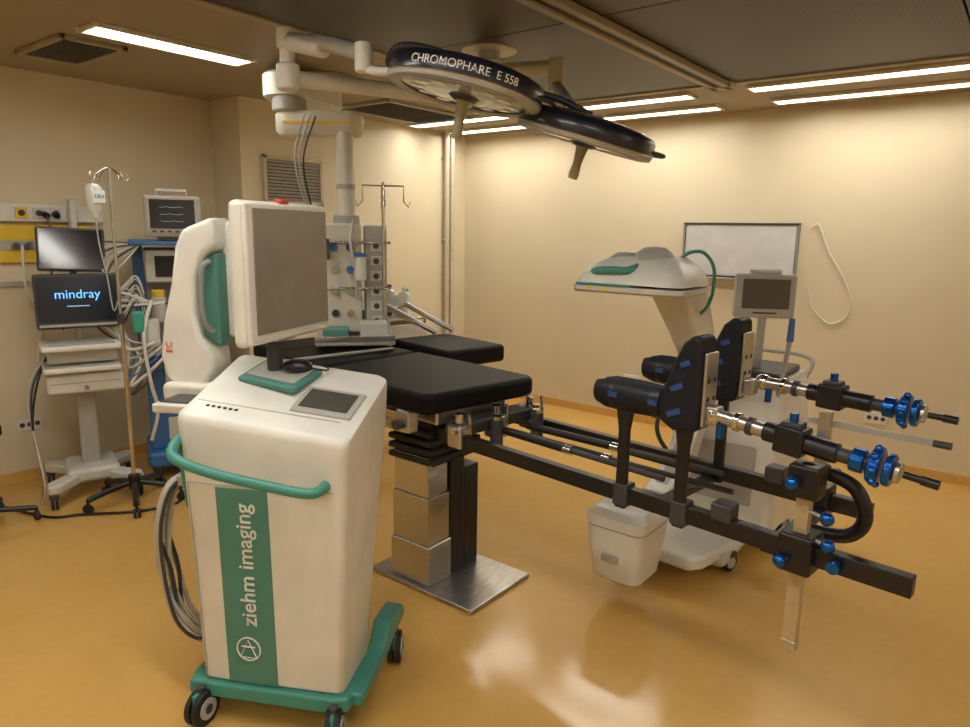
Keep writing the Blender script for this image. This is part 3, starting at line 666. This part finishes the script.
# ------------------------------------------------------------ IV stand
iv=root('iv_stand',(1.87,4.22,0),10)
for k_ in range(5):
    a=rad(72*k_+20);e_=(.27*math.cos(a),.27*math.sin(a));p=(.035*math.cos(a),.035*math.sin(a))
    tube(iv,'base_leg','black',[(p[0],p[1],.13),(e_[0]*.5,e_[1]*.5,.115),(e_[0],e_[1],.08)],.018,straight=True)
    cyl(iv,'caster_stem','black',(e_[0],e_[1],.04),(e_[0],e_[1],.09),.008)
    for s in(-1,1):
        dx,dy=-math.sin(a)*.012*s,math.cos(a)*.012*s
        cyl(iv,'caster_wheel','rubber',(e_[0]+dx*.4,e_[1]+dy*.4,.027),(e_[0]+dx*1.6,e_[1]+dy*1.6,.027),.027,n=18)
cyl(iv,'base_hub','black',(0,0,.09),(0,0,.18),.035,bev=.006)
cyl(iv,'pole_lower','chrome',(0,0,.15),(0,0,1.15),.0125);cyl(iv,'pole_upper','chrome',(0,0,1.1),(0,0,2.02),.009)
cyl(iv,'pole_collar','dgrey',(0,0,1.12),(0,0,1.18),.02)
for a in(0,90):
    c_,s_=math.cos(rad(a)),math.sin(rad(a))
    tube(iv,'hook','chrome',[(-.11*c_,-.11*s_,1.99),(-.115*c_,-.115*s_,1.96),(-.09*c_,-.09*s_,1.95),(-.075*c_,-.075*s_,1.98),(0,0,2.02),(.075*c_,.075*s_,1.98),(.09*c_,.09*s_,1.95),(.115*c_,.115*s_,1.96),(.11*c_,.11*s_,1.99)],.004)
lathe(iv,'infusion_bottle','clear',[(0,.0),(.018,.0),(.02,.02),(.040,.05),(.046,.16),(.03,.185),(0,.19)],(-.075,.04,1.74),n=24)
bx(iv,'bottle_label','txtw',(-.115,-.010,1.82),(-.04,-.007,1.89),bev=0)
text(iv,'label_text','bluem','CK4',.03,(-.077,-.012,1.855),((1,0,0),(0,0,1),(0,-1,0)))
tube(iv,'bottle_hanger','chrome',[(-.075,.04,1.93),(-.08,.02,1.96),(-.085,0,1.96)],.003)
tube(iv,'drip_line','hose',[(-.075,.04,1.76),(-.075,.03,1.6),(-.05,.02,1.4),(-.02,.03,1.2),(.03,.03,1.3),(.12,.05,1.38)],.004)
# ------------------------------------------------------------ anaesthesia machine + patient monitor
an=root('anaesthesia_machine',(2.44,4.60,0),-25)
bx(an,'base','bluem',(-.27,-.26,.09),(.27,.26,.20),bev=.03,seg=3)
for x in(-.22,.22):
    for y in(-.21,.21): caster(an,'caster',(x,y,.12),.05,.022)
bx(an,'cabinet','bluem',(-.24,-.18,.20),(.24,.24,.86),bev=.015)
for i in range(3): bx(an,'drawer','white2',(-.13,-.195,.26+.19*i),(.22,-.175,.42+.19*i),bev=.01);bx(an,'drawer_pull','lgrey',(-.06,-.21,.34+.19*i),(.12,-.19,.355+.19*i),bev=.004)
bx(an,'worktop','lgrey',(-.27,-.28,.86),(.27,.25,.90),bev=.012)
for s in(-1,1): bx(an,'upright','bluem',(s*.24-.035,.10,.88),(s*.24+.035,.22,1.58),bev=.01)
bx(an,'back_panel','lgrey',(-.20,.14,.9),(.20,.20,1.55),bev=.01)
bx(an,'ventilator_unit','white2',(-.20,-.04,1.32),(.20,.15,1.54),bev=.015)
bx(an,'ventilator_screen','screen',(-.14,-.047,1.36),(.05,-.04,1.50),bev=0)
for i in range(3): cyl(an,'control_knob','dgrey',(.12,-.045,1.37+.06*i),(.12,-.065,1.37+.06*i),.02)
for i,m_ in enumerate(('yellow','bluem','green')): 
    cyl(an,'vaporiser','white2',(-.13+.13*i,.02,1.05),(-.13+.13*i,.02,1.22),.05,bev=.008);cyl(an,'vaporiser_dial',m_,(-.13+.13*i,.02,1.22),(-.13+.13*i,.02,1.27),.045,bev=.006)
cyl(an,'absorber','clear',(-.20,-.20,.92),(-.20,-.20,1.10),.06)
bx(an,'top_shelf','bluem',(-.29,-.14,1.57),(.28,.25,1.605),bev=.01)
for i in range(7):
    tube(an,'breathing_hose',('hose','white','lgrey','hose','bluem','white','dgrey')[i],[(-.20+.02*i,-.20,1.2),(-.34-.03*i,-.24,1.30-.03*i),(-.42+.03*i,-.28,1.12-.05*i),(-.33,-.30,.98-.06*i),(-.22+.04*i,-.27,.95)],.011 if i%2 else .007)
for i in range(9):
    tube(an,'lead_cable',('white','hose','dgrey')[i%3],[(-.22,-.10,1.58),(-.34-.02*i,-.16,1.44+.015*i),(-.46+.015*i,-.20,1.36-.02*i),(-.36,-.22,1.30-.03*i),(-.26,-.22,1.38-.02*i),(-.22,-.18,1.26-.04*i)],.0055)
tube(an,'hanging_hose','white',[(-.18,-.22,1.22),(-.24,-.30,1.0),(-.22,-.33,.7),(-.19,-.30,.5),(-.24,-.28,.30)],.012)
bx(an,'teal_bag','green',(-.30,-.31,1.02),(-.23,-.25,1.16),bev=.02,seg=3)
pm=root('patient_monitor',(2.38,4.50,1.606),-25)
bx(pm,'shell','white2',(-.17,-.05,.02),(.17,.12,.285),bev=.02,seg=3)
bx(pm,'bezel','lgrey',(-.16,-.058,.04),(.16,-.045,.275),bev=.006)
bx(pm,'screen','screen',(-.14,-.062,.075),(.13,-.057,.26),bev=0)
for i in range(3): tube(pm,'trace','txtgreen',[(-.08+.02*k_,-.063,.12+.045*i+(.006 if (k_+i)%4==0 else 0)) for k_ in range(8)],.0009,straight=True,n=5)
for i in range(6): bx(pm,'key','dgrey',(-.13+.045*i,-.061,.05),(-.105+.045*i,-.057,.062),bev=0)
tube(pm,'carry_handle','white2',[(-.09,.03,.27),(-.09,.03,.32),(.09,.03,.32),(.09,.03,.27)],.012,straight=True)
box(pm,'alarm_light','red',(.08,.0,.286),(.04,.02,.008));bx(pm,'foot','dgrey',(-.1,-.03,.0),(.1,.09,.022),bev=0)
# ------------------------------------------------------------ stool at left edge + cables
st=root('rolling_stool',(1.12,4.47,0),0)
for k_ in range(5):
    a=rad(72*k_-20);e_=(.27*math.cos(a),.27*math.sin(a))
    tube(st,'base_leg','black',[(0,0,.11),(e_[0],e_[1],.075)],.016,straight=True)
    cyl(st,'caster_wheel','rubber',(e_[0]-.012,e_[1],.027),(e_[0]+.012,e_[1],.027),.027,n=18);cyl(st,'stem','black',(e_[0],e_[1],.03),(e_[0],e_[1],.08),.008)
cyl(st,'gas_lift','chrome',(0,0,.10),(0,0,.52),.018);cyl(st,'gas_lift_cover','black',(0,0,.09),(0,0,.35),.026)
lathe(st,'seat','pad',[(0,.52),(.13,.52),(.15,.54),(.15,.58),(.13,.60),(0,.60)],n=32)
fc=root('floor_cables')
tube(fc,'cable','black',[(1.30,4.75,.01),(1.42,4.35,.01),(1.55,4.25,.01),(1.66,4.15,.01),(1.78,4.05,.01),(1.98,3.98,.01),(2.15,4.1,.01)],.008)

# ------------------------------------------------------------ camera
cd=bpy.data.cameras.new('camera');co=bpy.data.objects.new('camera',cd);COL.objects.link(co)
yaw,pit,roll=rad(51.93),rad(10.887),rad(.935)
F=Vector((math.sin(yaw),math.cos(yaw),0));Rr=Vector((math.cos(yaw),-math.sin(yaw),0));Z=Vector((0,0,1))
fw=F*math.cos(pit)-Z*math.sin(pit);up=F*math.sin(pit)+Z*math.cos(pit)
r2=Rr*math.cos(roll)+up*math.sin(roll);u2=-Rr*math.sin(roll)+up*math.cos(roll)
mm=Matrix((r2,u2,-fw)).transposed().to_4x4();mm.translation=Vector((0,0,1.7));co.matrix_world=mm
cd.sensor_width=36;cd.lens=690.16/970*36;cd.clip_start=.05
sc.camera=co
w=bpy.data.worlds.new('world');sc.world=w;w.use_nodes=True
w.node_tree.nodes['Background'].inputs[0].default_value=(.9,.8,.6,1);w.node_tree.nodes['Background'].inputs[1].default_value=.1
